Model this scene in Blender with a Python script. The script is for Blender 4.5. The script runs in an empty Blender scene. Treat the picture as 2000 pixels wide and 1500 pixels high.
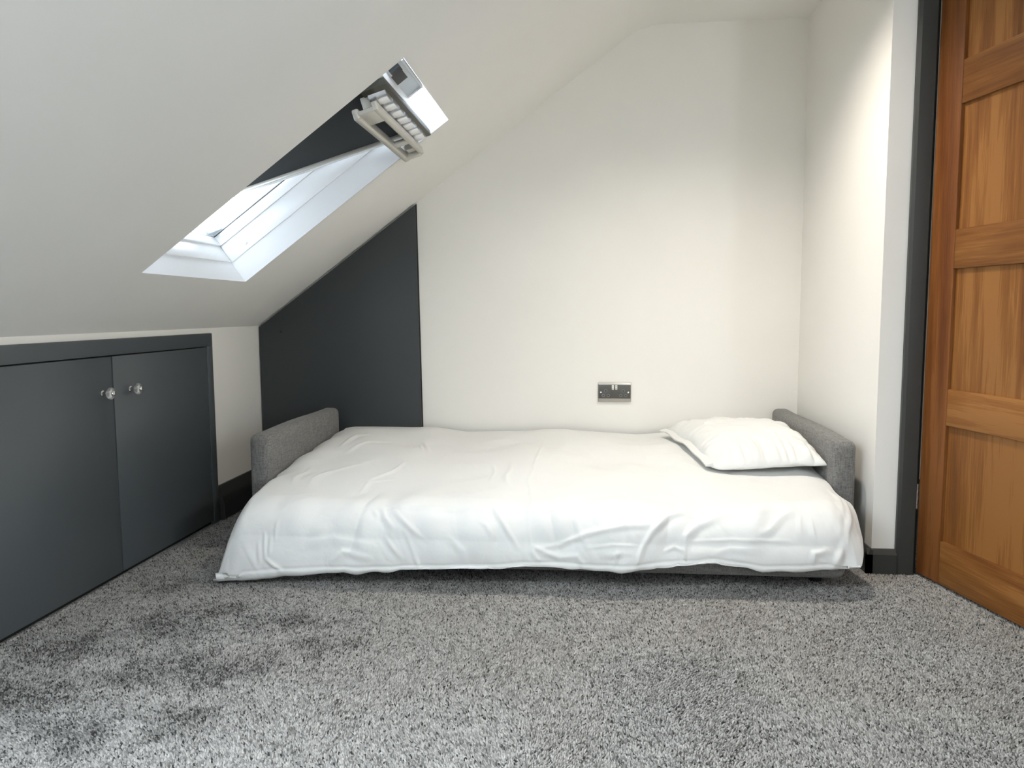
import bpy, bmesh, math, random
import numpy as np
from mathutils import Vector, Matrix

random.seed(7)
rng = np.random.default_rng(7)
scene = bpy.context.scene
COL = scene.collection

# ------------------------------------------------------------------ camera
CAM = Vector((0.0, -3.3878, 0.845))
F_PX = 1480.0
right = Vector((0.99519426, 0.09778144, -0.00521229))
up = Vector((-0.00412338, 0.09503057, 0.99546581))
fwd = Vector((-0.09783341, 0.99066038, -0.09497707))
cd = bpy.data.cameras.new('camera')
cd.sensor_fit = 'HORIZONTAL'; cd.sensor_width = 36.0; cd.lens = F_PX / 2000.0 * 36.0
cd.clip_start = 0.02
cam = bpy.data.objects.new('camera', cd); COL.objects.link(cam)
cam.matrix_world = Matrix(((right.x, up.x, -fwd.x, CAM.x), (right.y, up.y, -fwd.y, CAM.y),
                           (right.z, up.z, -fwd.z, CAM.z), (0, 0, 0, 1)))
scene.camera = cam

# ------------------------------------------------------------------ sky, daylight, exposure
world = bpy.data.worlds.new('overcast_sky'); scene.world = world
world.use_nodes = True
bg = world.node_tree.nodes['Background']
bg.inputs['Color'].default_value = (0.80, 0.90, 1.0, 1); bg.inputs['Strength'].default_value = 12.0
scene.view_settings.view_transform = 'Standard'
scene.view_settings.look = 'None'
scene.view_settings.exposure = 0.15
scene.view_settings.gamma = 1.0
scene.view_settings.use_curve_mapping = False
scene.cycles.use_denoising = True
scene.cycles.max_bounces = 14
scene.cycles.diffuse_bounces = 10
scene.cycles.sample_clamp_indirect = 8.0

# the roof slope: u runs up the slope, w points out through the roof
P0 = Vector((-1.488, 0, 0.80))
SL = math.atan2(1.168, 1.601)
U = Vector((math.cos(SL), 0, math.sin(SL)))
W = Vector((-math.sin(SL), 0, math.cos(SL)))
def sp(u, y, w=0.0):
    p = P0 + U * u + W * w
    return Vector((p.x, y, p.z))

def area_light(name, loc, direction, sx, sy, power, color, xaxis):
    ld = bpy.data.lights.new(name, 'AREA'); ld.shape = 'RECTANGLE'; ld.size = sx; ld.size_y = sy
    ld.energy = power; ld.color = color
    o = bpy.data.objects.new(name, ld); COL.objects.link(o)
    z = -direction.normalized(); x = xaxis.normalized(); y = z.cross(x)
    o.matrix_world = Matrix(((x.x, y.x, z.x, loc.x), (x.y, y.y, z.y, loc.y), (x.z, y.z, z.z, loc.z), (0, 0, 0, 1)))
    return o
# second roof window (beside the camera, in the same slope) and warm recessed downlights in the flat ceiling
W2 = dict(u0=0.27, u1=1.23, y0=-3.18, y1=-2.46)
area_light('roof_window_daylight', sp((W2['u0'] + W2['u1']) / 2, (W2['y0'] + W2['y1']) / 2, 0.21), -W, 0.88, 0.64, 25.0,
           (0.84, 0.93, 1.0), U)
area_light('added_side_daylight', Vector((1.985, -4.25, 1.25)), Vector((-1, 0, 0)), 0.80, 0.80, 30.0, (0.82, 0.92, 1.0), Vector((0, 1, 0)))  # added unseen daylight to lift the cupboard fronts and the slope
def downlight_beam(name, x, y, power, color=(1.0, 0.925, 0.82)):
    ld = bpy.data.lights.new(name, 'SPOT'); ld.energy = power; ld.color = color
    ld.spot_size = math.radians(132); ld.spot_blend = 1.0; ld.shadow_soft_size = 0.035
    o = bpy.data.objects.new(name, ld); COL.objects.link(o); o.location = (x, y, 2.056 - 0.012)
    return o
DOWNLIGHTS = [(0.385, -0.98), (0.40, -3.60)]
for _x, _y in DOWNLIGHTS: downlight_beam('downlight_beam', _x, _y, (82.0, 34.0)[_y < -3])

# ------------------------------------------------------------------ helpers
def tag(o, label=None, cat=None, group=None, kind=None):
    if label: o['label'] = label
    if cat: o['category'] = cat
    if group: o['group'] = group
    if kind: o['kind'] = kind
    return o

def empty(name, loc=(0, 0, 0), rz=0.0):
    o = bpy.data.objects.new(name, None); COL.objects.link(o)
    o.location = loc; o.rotation_euler = (0, 0, rz); o.empty_display_size = 0.05
    return o

def mesh_obj(name, verts, faces, mat, parent=None, smooth=False, matrix=None):
    me = bpy.data.meshes.new(name)
    me.from_pydata([tuple(v) for v in verts], [], faces)
    me.materials.append(mat)
    if smooth:
        me.polygons.foreach_set('use_smooth', [True] * len(me.polygons))
    me.update()
    o = bpy.data.objects.new(name, me); COL.objects.link(o)
    if parent: o.parent = parent
    return o

def bm_obj(name, bm, mat, parent=None, smooth=False, autosmooth=None):
    bmesh.ops.recalc_face_normals(bm, faces=bm.faces)
    me = bpy.data.meshes.new(name); bm.to_mesh(me); bm.free()
    me.materials.append(mat)
    if smooth:
        me.polygons.foreach_set('use_smooth', [True] * len(me.polygons))
        if autosmooth is not None:
            me.set_sharp_from_angle(angle=math.radians(autosmooth))
    o = bpy.data.objects.new(name, me); COL.objects.link(o)
    if parent: o.parent = parent
    return o

def bm_box(bm, lo, hi, bev=0.0, seg=2, xf=None):
    ret = bmesh.ops.create_cube(bm, size=1.0)
    vs = ret['verts']
    for v in vs:
        v.co = Vector([(lo[i] + hi[i]) / 2 + v.co[i] * (hi[i] - lo[i]) for i in range(3)])
    if bev > 0:
        es = list({e for v in vs for e in v.link_edges})
        r = bmesh.ops.bevel(bm, geom=es, offset=bev, segments=seg, profile=0.5, affect='EDGES')
        vs = list({v for f in r['faces'] for v in f.verts} | {v for v in vs if v.is_valid})
    if xf:
        for v in vs:
            v.co = xf(v.co)
    return vs

def box(name, lo, hi, mat, parent=None, bev=0.0, seg=2, xf=None):
    bm = bmesh.new(); bm_box(bm, lo, hi, bev, seg, xf)
    return bm_obj(name, bm, mat, parent, smooth=bev > 0, autosmooth=40 if bev > 0 else None)

def prism(name, pts2, lo, hi, axis, mat, parent=None, bev=0.0):
    """extrude a 2-D outline along an axis; pts2 in the two other axes (in order)"""
    def mk(p, t):
        if axis == 'x': return (t, p[0], p[1])
        if axis == 'y': return (p[0], t, p[1])
        return (p[0], p[1], t)
    n = len(pts2)
    bm = bmesh.new()
    a = [bm.verts.new(mk(p, lo)) for p in pts2]; b = [bm.verts.new(mk(p, hi)) for p in pts2]
    bm.faces.new(a); bm.faces.new(b[::-1])
    for i in range(n):
        bm.faces.new((a[i], a[(i + 1) % n], b[(i + 1) % n], b[i]))
    if bev > 0:
        bmesh.ops.bevel(bm, geom=list(bm.edges), offset=bev, segments=2, profile=0.5, affect='EDGES')
    return bm_obj(name, bm, mat, parent, smooth=bev > 0, autosmooth=40)

def lathe(name, prof, origin, axis, mat, parent=None, n=28, smooth=True):
    """prof: list of (distance along axis, radius)"""
    ax = Vector(axis).normalized()
    t = Vector((0, 0, 1)) if abs(ax.z) < 0.9 else Vector((1, 0, 0))
    e1 = ax.cross(t).normalized(); e2 = ax.cross(e1)
    verts, faces = [], []
    for d, r in prof:
        for k in range(n):
            a = 2 * math.pi * k / n
            verts.append(Vector(origin) + ax * d + e1 * (r * math.cos(a)) + e2 * (r * math.sin(a)))
    for i in range(len(prof) - 1):
        for k in range(n):
            faces.append((i * n + k, i * n + (k + 1) % n, (i + 1) * n + (k + 1) % n, (i + 1) * n + k))
    faces.append(tuple(range(n))[::-1]); faces.append(tuple((len(prof) - 1) * n + k for k in range(n)))
    o = mesh_obj(name, verts, faces, mat, parent, smooth)
    bm = bmesh.new(); bm.from_mesh(o.data); bmesh.ops.recalc_face_normals(bm, faces=bm.faces); bm.to_mesh(o.data); bm.free()
    if smooth: o.data.set_sharp_from_angle(angle=math.radians(50))
    return o

# ------------------------------------------------------------------ materials
def new_mat(name):
    m = bpy.data.materials.new(name); m.use_nodes = True
    return m, m.node_tree, m.node_tree.nodes['Principled BSDF']

def noise_node(nt, scale, detail=4, rough=0.55, coords=None, distort=0.0):
    n = nt.nodes.new('ShaderNodeTexNoise'); n.inputs['Scale'].default_value = scale
    n.inputs['Detail'].default_value = detail; n.inputs['Roughness'].default_value = rough
    n.inputs['Distortion'].default_value = distort
    if coords is not None: nt.links.new(coords, n.inputs['Vector'])
    return n

def mapped(nt, scale=(1, 1, 1), kind='Object'):
    tc = nt.nodes.new('ShaderNodeTexCoord'); mp = nt.nodes.new('ShaderNodeMapping')
    mp.inputs['Scale'].default_value = scale
    nt.links.new(tc.outputs[kind], mp.inputs['Vector'])
    return mp.outputs['Vector']

def ramp(nt, fac, stops):
    r = nt.nodes.new('ShaderNodeValToRGB'); cr = r.color_ramp
    while len(cr.elements) < len(stops): cr.elements.new(0.5)
    for e, (p, c) in zip(cr.elements, stops):
        e.position = p; e.color = (c[0], c[1], c[2], 1)
    nt.links.new(fac, r.inputs['Fac'])
    return r.outputs['Color']

def bump(nt, height, strength, dist, bsdf):
    b = nt.nodes.new('ShaderNodeBump'); b.inputs['Strength'].default_value = strength
    b.inputs['Distance'].default_value = dist
    nt.links.new(height, b.inputs['Height']); nt.links.new(b.outputs['Normal'], bsdf.inputs['Normal'])

def simple(name, col, rough=0.5, metal=0.0, spec=0.5, bump_scale=None, bump_str=0.1, bump_dist=0.001, vary=0.0):
    m, nt, b = new_mat(name)
    b.inputs['Roughness'].default_value = rough; b.inputs['Metallic'].default_value = metal
    b.inputs['Specular IOR Level'].default_value = spec
    b.inputs['Base Color'].default_value = (*col, 1)
    vec = mapped(nt)
    if vary > 0:
        n = noise_node(nt, 3.0, 3, 0.5, vec)
        c = ramp(nt, n.outputs['Fac'], [(0.3, [x * (1 - vary) for x in col]), (0.7, [min(1, x * (1 + vary)) for x in col])])
        nt.links.new(c, b.inputs['Base Color'])
    if bump_scale:
        n2 = noise_node(nt, bump_scale, 3, 0.6, vec)
        bump(nt, n2.outputs['Fac'], bump_str, bump_dist, b)
    return m

M = {}
M['wall'] = simple('cream_wall_paint', (0.80, 0.775, 0.725), 0.85, spec=0.2, bump_scale=160, bump_str=0.12, bump_dist=0.0008, vary=0.012)
M['ceil'] = simple('white_ceiling_paint', (0.80, 0.785, 0.75), 0.9, spec=0.15, bump_scale=120, bump_str=0.12, bump_dist=0.0008, vary=0.012)
M['dark'] = simple('dark_grey_satin_paint', (0.072, 0.082, 0.088), 0.38, spec=0.5, bump_scale=90, bump_str=0.05, bump_dist=0.0006)
M['panel_shaded'] = simple('shaded_panel_paint', (0.046, 0.051, 0.054), 0.42, spec=0.35, bump_scale=90, bump_str=0.05, bump_dist=0.0006)  # the cupboard's paint, darkened for the weaker light on the panel
M['trim'] = simple('charcoal_trim_paint', (0.040, 0.041, 0.038), 0.4, spec=0.4, bump_scale=70, bump_str=0.08, bump_dist=0.0008)
M['white_gloss'] = simple('white_window_lacquer', (0.86, 0.87, 0.88), 0.3, spec=0.5)
M['reveal'] = simple('white_reveal_paint', (0.84, 0.85, 0.86), 0.75, spec=0.2, bump_scale=150, bump_str=0.08, bump_dist=0.0006)
M['gasket'] = simple('grey_rubber_gasket', (0.05, 0.055, 0.06), 0.7)
M['alu'] = simple('beige_anodised_aluminium', (0.60, 0.58, 0.53), 0.38, metal=0.55)
M['alu_dark'] = simple('dark_olive_metal', (0.06, 0.057, 0.045), 0.45, metal=0.3)
M['silver'] = simple('polished_silver', (0.82, 0.84, 0.88), 0.28, metal=1.0)
M['plate'] = simple('pale_blue_metal_plate', (0.62, 0.68, 0.74), 0.4, metal=0.5)
M['black'] = simple('black_plastic', (0.012, 0.013, 0.015), 0.45)
M['chrome'] = simple('chrome', (0.75, 0.75, 0.75), 0.12, metal=1.0)
M['steel'] = simple('brushed_steel', (0.46, 0.43, 0.39), 0.33, metal=1.0, bump_scale=300, bump_str=0.05, bump_dist=0.0003)
M['steel_dark'] = simple('dark_brushed_nickel', (0.10, 0.095, 0.086), 0.45, metal=0.6)
M['rocker'] = simple('pale_rocker_switch', (0.72, 0.70, 0.66), 0.35)
M['grey_ins'] = simple('grey_plastic_insert', (0.13, 0.14, 0.15), 0.5)
M['blind'] = simple('charcoal_blackout_cloth', (0.040, 0.046, 0.050), 0.8, spec=0.2)
M['void'] = simple('unlit_gap_black', (0.01, 0.01, 0.01), 0.9)

def glass_mat():
    m, nt, b = new_mat('window_glass')
    b.inputs['Base Color'].default_value = (0.96, 0.98, 1, 1); b.inputs['Roughness'].default_value = 0.02
    b.inputs['Transmission Weight'].default_value = 1.0; b.inputs['IOR'].default_value = 1.45
    return m
M['glass'] = glass_mat()

def lens_mat():
    m, nt, b = new_mat('lit_lamp_lens')
    b.inputs['Base Color'].default_value = (0.9, 0.88, 0.82, 1); b.inputs['Roughness'].default_value = 0.4
    b.inputs['Emission Color'].default_value = (1.0, 0.92, 0.8, 1); b.inputs['Emission Strength'].default_value = 6.0
    return m
M['lens'] = lens_mat()

def knob_glass():
    m, nt, b = new_mat('clear_ribbed_glass')
    b.inputs['Base Color'].default_value = (0.9, 0.92, 0.92, 1); b.inputs['Roughness'].default_value = 0.18
    b.inputs['Transmission Weight'].default_value = 0.85; b.inputs['IOR'].default_value = 1.5
    return m
M['knob_glass'] = knob_glass()

def wood(name, axis, k=(1.0, 1.0, 1.0)):
    m, nt, b = new_mat(name)
    sc = {'z': (34, 34, 1.5), 'x': (1.5, 34, 34)}[axis]
    vec = mapped(nt, sc)
    n1 = noise_node(nt, 1.0, 6, 0.62, vec, 0.9)
    sc2 = {'z': (7, 7, 0.55), 'x': (0.55, 7, 7)}[axis]
    n2 = noise_node(nt, 1.0, 3, 0.5, mapped(nt, sc2), 1.6)
    sc3 = {'z': (240, 240, 9), 'x': (9, 240, 240)}[axis]
    n3 = noise_node(nt, 1.0, 2, 0.5, mapped(nt, sc3))
    a = nt.nodes.new('ShaderNodeMath'); a.operation = 'MULTIPLY_ADD'
    nt.links.new(n1.outputs['Fac'], a.inputs[0]); a.inputs[1].default_value = 0.55
    nt.links.new(n2.outputs['Fac'], a.inputs[2])
    a2 = nt.nodes.new('ShaderNodeMath'); a2.operation = 'MULTIPLY_ADD'
    nt.links.new(n3.outputs['Fac'], a2.inputs[0]); a2.inputs[1].default_value = 0.30
    nt.links.new(a.outputs[0], a2.inputs[2])
    c = ramp(nt, a2.outputs[0], [(p_, tuple(v_ * k_ for v_, k_ in zip(c_, k))) for p_, c_ in ((0.55, (0.068, 0.020, 0.005)), (0.80, (0.175, 0.063, 0.014)), (0.96, (0.245, 0.100, 0.024)), (1.0, (0.29, 0.125, 0.034)))])
    oi = nt.nodes.new('ShaderNodeObjectInfo')
    hs = nt.nodes.new('ShaderNodeHueSaturation')
    mr = nt.nodes.new('ShaderNodeMapRange'); mr.inputs['To Min'].default_value = 0.88; mr.inputs['To Max'].default_value = 1.08
    nt.links.new(oi.outputs['Random'], mr.inputs['Value']); nt.links.new(mr.outputs['Result'], hs.inputs['Value'])
    nt.links.new(c, hs.inputs['Color']); nt.links.new(hs.outputs['Color'], b.inputs['Base Color'])
    b.inputs['Roughness'].default_value = 0.5; b.inputs['Specular IOR Level'].default_value = 0.25
    bump(nt, a2.outputs[0], 0.12, 0.001, b)
    return m
M['wood_v'] = wood('oak_vertical_grain', 'z')
M['wood_h'] = wood('oak_horizontal_grain', 'x')
M['wood_stile'] = wood('reddish_oak_vertical_grain', 'z', (0.72, 0.62, 0.62))

def fabric(name, col, scale, var, strength):
    m, nt, b = new_mat(name)
    vec = mapped(nt, (1, 1, 1))
    w1 = noise_node(nt, 1.0, 2, 0.5, mapped(nt, (scale * 0.12, scale, scale)))
    w2 = noise_node(nt, 1.0, 2, 0.5, mapped(nt, (scale, scale, scale * 0.12)))
    w3 = noise_node(nt, 1.0, 2, 0.5, mapped(nt, (scale, scale * 0.12, scale)))
    a = nt.nodes.new('ShaderNodeMath'); a.operation = 'ADD'
    nt.links.new(w1.outputs['Fac'], a.inputs[0]); nt.links.new(w2.outputs['Fac'], a.inputs[1])
    a2 = nt.nodes.new('ShaderNodeMath'); a2.operation = 'ADD'
    nt.links.new(a.outputs[0], a2.inputs[0]); nt.links.new(w3.outputs['Fac'], a2.inputs[1])
    mm = nt.nodes.new('ShaderNodeMath'); mm.operation = 'DIVIDE'; mm.inputs[1].default_value = 3.0
    nt.links.new(a2.outputs[0], mm.inputs[0])
    c = ramp(nt, mm.outputs[0], [(0.36, [x * (1 - var) for x in col]), (0.64, [x * (1 + var) for x in col])])
    nt.links.new(c, b.inputs['Base Color'])
    b.inputs['Roughness'].default_value = 0.95; b.inputs['Specular IOR Level'].default_value = 0.15
    b.inputs['Sheen Weight'].default_value = 0.15
    bump(nt, mm.outputs[0], strength, 0.002, b)
    return m
M['sofa'] = fabric('grey_linen_upholstery', (0.165, 0.160, 0.152), 260, 0.42, 0.5)

def cotton():
    m, nt, b = new_mat('white_cotton')
    vec = mapped(nt)
    b.inputs['Base Color'].default_value = (0.68, 0.677, 0.658, 1)
    b.inputs['Roughness'].default_value = 0.85; b.inputs['Specular IOR Level'].default_value = 0.2
    b.inputs['Sheen Weight'].default_value = 0.1
    n = noise_node(nt, 26, 5, 0.6, vec, 0.6)
    n2 = noise_node(nt, 420, 2, 0.5, vec)
    a = nt.nodes.new('ShaderNodeMath'); a.operation = 'MULTIPLY_ADD'; a.inputs[1].default_value = 0.06
    nt.links.new(n2.outputs['Fac'], a.inputs[0]); nt.links.new(n.outputs['Fac'], a.inputs[2])
    bump(nt, a.outputs[0], 0.18, 0.006, b)
    return m
M['cotton'] = cotton()

def carpet():
    m, nt, b = new_mat('grey_twist_pile_carpet')
    at = nt.nodes.new('ShaderNodeAttribute'); at.attribute_name = 'tuft'
    c = ramp(nt, at.outputs['Fac'], [(0.0, (0.032, 0.031, 0.029)), (0.22, (0.098, 0.095, 0.090)), (0.55, (0.245, 0.238, 0.227)), (1.0, (0.42, 0.408, 0.388))])
    nt.links.new(c, b.inputs['Base Color'])
    b.inputs['Roughness'].default_value = 0.95; b.inputs['Specular IOR Level'].default_value = 0.1
    return m
M['carpet'] = carpet()

def carpet_base():
    m, nt, b = new_mat('grey_carpet_backing')
    vec = mapped(nt)
    n = noise_node(nt, 170, 3, 0.7, vec)
    c = ramp(nt, n.outputs['Fac'], [(0.35, (0.05, 0.05, 0.05)), (0.5, (0.20, 0.20, 0.195)), (0.65, (0.42, 0.415, 0.40))])
    nt.links.new(c, b.inputs['Base Color'])
    b.inputs['Roughness'].default_value = 0.95; b.inputs['Specular IOR Level'].default_value = 0.1
    bump(nt, n.outputs['Fac'], 0.6, 0.006, b)
    return m
M['carpet_base'] = carpet_base()

# ------------------------------------------------------------------ the room shell
XL, XR, YF = -1.507, 0.915, -0.907     # knee wall, side wall of the bed recess, wall with the door
XE, YB, ZC = 1.93, -5.05, 2.056        # far side of the room, gable wall behind the camera, flat ceiling
T = 0.10
def struct(o, label, cat): return tag(o, label, cat, kind='structure')

struct(box('floor', (XL - T, YB - T, -0.1), (XE + T, 0.62, 0.0), M['carpet_base']), 'grey carpeted floor of the attic bedroom', 'floor')
struct(box('wall_back', (XL - T, 0.0, 0.0), (XR + T, T, 2.3), M['wall']), 'cream wall behind the bed with the socket on it', 'wall')
struct(box('wall_left', (XL - T, YB, 0.0), (XL, 0.0, 0.80), M['wall']), 'low white knee wall under the sloping ceiling', 'wall')
struct(box('wall_right', (XR, YF, 0.0), (XR + T, 0.0, 2.3), M['wall']), 'white return wall beside the head of the bed', 'wall')
# wall with the door opening (opening X 1.06 .. 1.83, up to 2.0)
DX0, DX1, DZ = 1.036, 1.852, 2.02
bm = bmesh.new()
bm_box(bm, (XR + T, YF, 0), (DX0, YF + T, 2.3)); bm_box(bm, (DX1, YF, 0), (XE + T, YF + T, 2.3)); bm_box(bm, (DX0, YF, DZ), (DX1, YF + T, 2.3))
struct(bm_obj('wall_door', bm, M['wall']), 'narrow cream strip of wall around the door opening', 'wall')
box('facing', (XR, YF - 0.0006, 0), (XR + T, YF, 2.3), M['wall'], bpy.data.objects['wall_door'])
bm = bmesh.new()                                     # side wall with an opening for the added, unseen window
gy0, gy1, gz0, gz1 = -4.70, -3.80, 0.80, 1.70
bm_box(bm, (XE, YB, 0), (XE + T, gy0, 2.3)); bm_box(bm, (XE, gy1, 0), (XE + T, YF, 2.3))
bm_box(bm, (XE, gy0, 0), (XE + T, gy1, gz0)); bm_box(bm, (XE, gy0, gz1), (XE + T, gy1, 2.3))
struct(bm_obj('wall_east', bm, M['wall']), 'plain cream wall on the door side of the room', 'wall')
gw = empty('added_window', (XE, -4.25, gz0)); struct(gw, 'small white unseen window added in the side wall to light the cupboard', 'window')
for lo, hi in (((0.004, -0.45, 0), (0.05, -0.40, 0.9)), ((0.004, 0.40, 0), (0.05, 0.45, 0.9)), ((0.004, -0.40, 0), (0.05, 0.40, 0.05)), ((0.004, -0.40, 0.85), (0.05, 0.40, 0.9))):
    box('frame', lo, hi, M['white_gloss'], gw, 0.003)
struct(box('wall_front', (XL - T, YB - T, 0), (XE + T, YB, 2.3), M['wall']), 'cream gable wall behind the viewer', 'wall')
struct(box('wall_hall', (XR + T, 0.52, 0), (XE + T, 0.62, 2.3), M['wall']), 'hall wall seen beyond the open door', 'wall')
struct(box('wall_hall_west', (XR, 0.0 + T, 0), (XR + T, 0.62, 2.3), M['wall']), 'side wall of the hall behind the bed recess', 'wall')
struct(box('wall_hall_east', (XE, YF + T, 0), (XE + T, 0.52, 2.3), M['wall']), 'side wall of the hall beyond the door', 'wall')

# flat ceiling with a soft fillet into the slope, and the slope with two roof-window holes
xb = 0.234
fil = []
for k in range(9):
    t = k / 8
    a = sp((xb + 1.488) / math.cos(SL) - 0.10, 0); b = Vector((xb, 0, ZC)); c = Vector((xb + 0.10, 0, ZC))
    p = a * (1 - t) ** 2 + b * 2 * t * (1 - t) + c * t * t
    fil.append((p.x, p.z))
UEND = (xb + 1.488) / math.cos(SL) - 0.10
verts, faces = [], []
prof = fil + [(XE + T, ZC)]
for (x, z) in prof: verts += [(x, YB - T, z), (x, 0.62, z)]
for i in range(len(prof) - 1): faces.append((2 * i, 2 * i + 1, 2 * i + 3, 2 * i + 2))
struct(mesh_obj('ceiling', verts, faces, M['ceil'], smooth=True), 'flat white strip of ceiling above the bed', 'ceiling')
W1 = dict(u0=0.272, u1=1.232, y0=-1.315, y1=-0.645)
us = [-0.06, W1['u0'], W1['u1'], UEND]
ys = [YB - T, W2['y0'], W2['y1'], W1['y0'], W1['y1'], 0.05]
verts = [sp(u, y) for u in us for y in ys]
faces = []
for i in range(3):
    for j in range(5):
        if i == 1 and j in (1, 3): continue
        n = len(ys); faces.append((i * n + j, (i + 1) * n + j, (i + 1) * n + j + 1, i * n + j + 1))
struct(mesh_obj('ceiling_slope', verts, faces, M['ceil']), 'sloping white ceiling with the roof window', 'ceiling')

# skirtings
def skirting_profile(h, th, bev_h, top_th):
    return [(0, 0), (th, 0), (th, h - bev_h), (top_th, h), (0, h)]
pf = skirting_profile(0.140, 0.034, 0.072, 0.008)
struct(prism('baseboard_left', [(XL + a, b) for a, b in pf], -0.472, -0.004, 'y', M['trim']), 'tall charcoal skirting under the knee wall beside the bed', 'skirting')
pf = skirting_profile(0.081, 0.018, 0.016, 0.006)
struct(prism('baseboard_right', [(XR - a, b) for a, b in pf], YF - 0.018, -0.004, 'y', M['trim']), 'low charcoal skirting on the return wall by the bed head', 'skirting')
struct(prism('baseboard_door', [(YF - a, b) for a, b in pf], XR - 0.018, 0.988, 'x', M['trim']), 'short charcoal skirting between the wall corner and door frame', 'skirting')

# door architrave and lining
def arch(x0, x1, flip=False):
    w = 0.008
    o = [(x0, YF), (x0, YF - 0.012), (x0 + w, YF - 0.020), (x1 - 0.003, YF - 0.020), (x1, YF - 0.017), (x1, YF)]
    if flip: o = [(x0 + x1 - a, b) for a, b in o]
    return o
tr = empty('trim_1', (1.01, YF, 0)); struct(tr, 'charcoal painted architrave around the door opening', 'door frame')
def child_prism(name, pts, lo, hi, axis, mat, parent):
    o = prism(name, pts, lo, hi, axis, mat); o.parent = parent
    o.matrix_parent_inverse = Matrix.Translation(parent.location).inverted(); return o
child_prism('side_board', arch(0.986, 1.040), 0.0, 2.04, 'z', M['trim'], tr)
child_prism('side_board', arch(1.848, 1.902, True), 0.0, 2.04, 'z', M['trim'], tr)
child_prism('side_lining', [(DX0, YF), (DX0 + 0.016, YF), (DX0 + 0.016, YF + 0.042), (DX0 + 0.028, YF + 0.042), (DX0 + 0.028, YF + T), (DX0, YF + T)], 0.0, DZ, 'z', M['trim'], tr)
child_prism('side_lining', [(DX1, YF), (DX1 - 0.016, YF), (DX1 - 0.016, YF + 0.042), (DX1 - 0.028, YF + 0.042), (DX1 - 0.028, YF + T), (DX1, YF + T)], 0.0, DZ, 'z', M['trim'], tr)
child_prism('head_lining', [(DX0, YF), (DX1, YF), (DX1, YF + T), (DX0, YF + T)], DZ - 0.012, DZ, 'z', M['trim'], tr)

# ------------------------------------------------------------------ the oak door, open towards the viewer
door = empty('door_1', (1.047, -0.924, 0.012), math.atan2(-0.974815, 0.223013))
struct(door, 'open oak ladder-style door with recessed panels', 'door')
DW, DTH, DH = 0.762, 0.040, 1.981
box('stile', (0.0, 0, 0), (0.104, DTH, DH), M['wood_stile'], door, 0.002)
box('stile', (DW - 0.104, 0, 0), (DW, DTH, DH), M['wood_stile'], door, 0.002)
rails = [(0.0, 0.132), (0.487, 0.596), (0.952, 1.066), (1.422, 1.545), (1.885, DH)]
for k, (a, b) in enumerate(rails):
    o = box('rail', (0.104, 0.0006, a), (DW - 0.104, DTH - 0.0006, b), M['wood_h'], door, 0.0022)
    o.delta_location = (0, 0, 0)
for (a, b), (c, d) in zip(rails[:-1], rails[1:]):
    box('panel', (0.100, 0.011, b - 0.004), (DW - 0.100, DTH - 0.011, c + 0.004), M['wood_v'], door)
def hinge(zc):
    h = box('hinge', (-0.0012, 0.016, zc - 0.035), (0.0, 0.034, zc + 0.035), M['steel'], door)
    for k in range(5):
        z0 = zc - 0.04 + k * 0.016
        lathe('knuckle', [(0, 0.003), (0.001, 0.0052), (0.0148, 0.0052), (0.0158, 0.003)], (-0.006, -0.004, z0), (0, 0, 1), M['silver'], h, 14)
for zc in (0.245, 1.84): hinge(zc)
lathe('handle', [(0, 0.026), (0.008, 0.026), (0.009, 0.010), (0.05, 0.010), (0.051, 0.016), (0.062, 0.016)], (DW - 0.06, 0.0, 1.0), (0, -1, 0), M['chrome'], door)

# ------------------------------------------------------------------ dark access panel on the back wall
pan = empty('access_panel', (-1.12, -0.016, 0.0))
tag(pan, 'tall charcoal panel with a slanted top fixed to the back wall', 'panel')
g = 0.006
def zs(x): return 0.80 + (x + 1.488) * math.tan(SL)
outline = [(-1.500, 0.002), (-0.744, 0.002), (-0.762, zs(-0.762) - 0.010), (-1.500, zs(-1.500) - 0.010)]
o = prism('board', outline, -0.022, -0.006, 'y', M['panel_shaded'], None, 0.0012); o.parent = pan; o.matrix_parent_inverse = Matrix.Translation(pan.location).inverted()
o = prism('shadow_gap', [(x + (0.004 if i in (1, 2) else 0), z + (0.006 if i > 1 else 0)) for i, (x, z) in enumerate(outline)], -0.006, -0.0005, 'y', M['black'], None); o.parent = pan; o.matrix_parent_inverse = Matrix.Translation(pan.location).inverted()
o = lathe('screw_hole', [(0, 0.006), (0.0008, 0.006), (0.0009, 0.0035)], (-1.397, -0.0219, 0.759), (0, -1, 0), M['black'], None, 16); o.parent = pan; o.matrix_parent_inverse = Matrix.Translation(pan.location).inverted()

# ------------------------------------------------------------------ built-in cupboard under the slope
XC = -1.492
cup = empty('cupboard', (XC, -1.5, 0.0))
tag(cup, 'low charcoal built-in cupboard with glass knobs under the sloping ceiling', 'cupboard')
def cpart(o, par=cup, base=None):
    o.parent = par
    m = par.matrix_basis if par.parent is None else par.parent.matrix_basis @ par.matrix_basis
    o.matrix_parent_inverse = m.inverted()
    return o
YC = -0.487; ZT = 0.766
XB = XL + 0.0005
cpart(box('top_rail', (XB, -3.05, 0.715), (XC + 0.002, YC, ZT), M['dark'], None, 0.0015))
cpart(box('end_stile', (XB, YC - 0.043, 0.0), (XC + 0.002, YC, 0.7145), M['dark'], None, 0.0015))
cpart(box('end_stile', (XB, -3.05, 0.0), (XC + 0.002, -3.007, 0.7145), M['dark'], None, 0.0015))
cpart(box('shade_backing', (XB, -3.005, 0.0), (XB + 0.002, YC - 0.045, 0.7145), M['void'], None))  # black sheet standing in for the shade inside the door gaps
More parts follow.
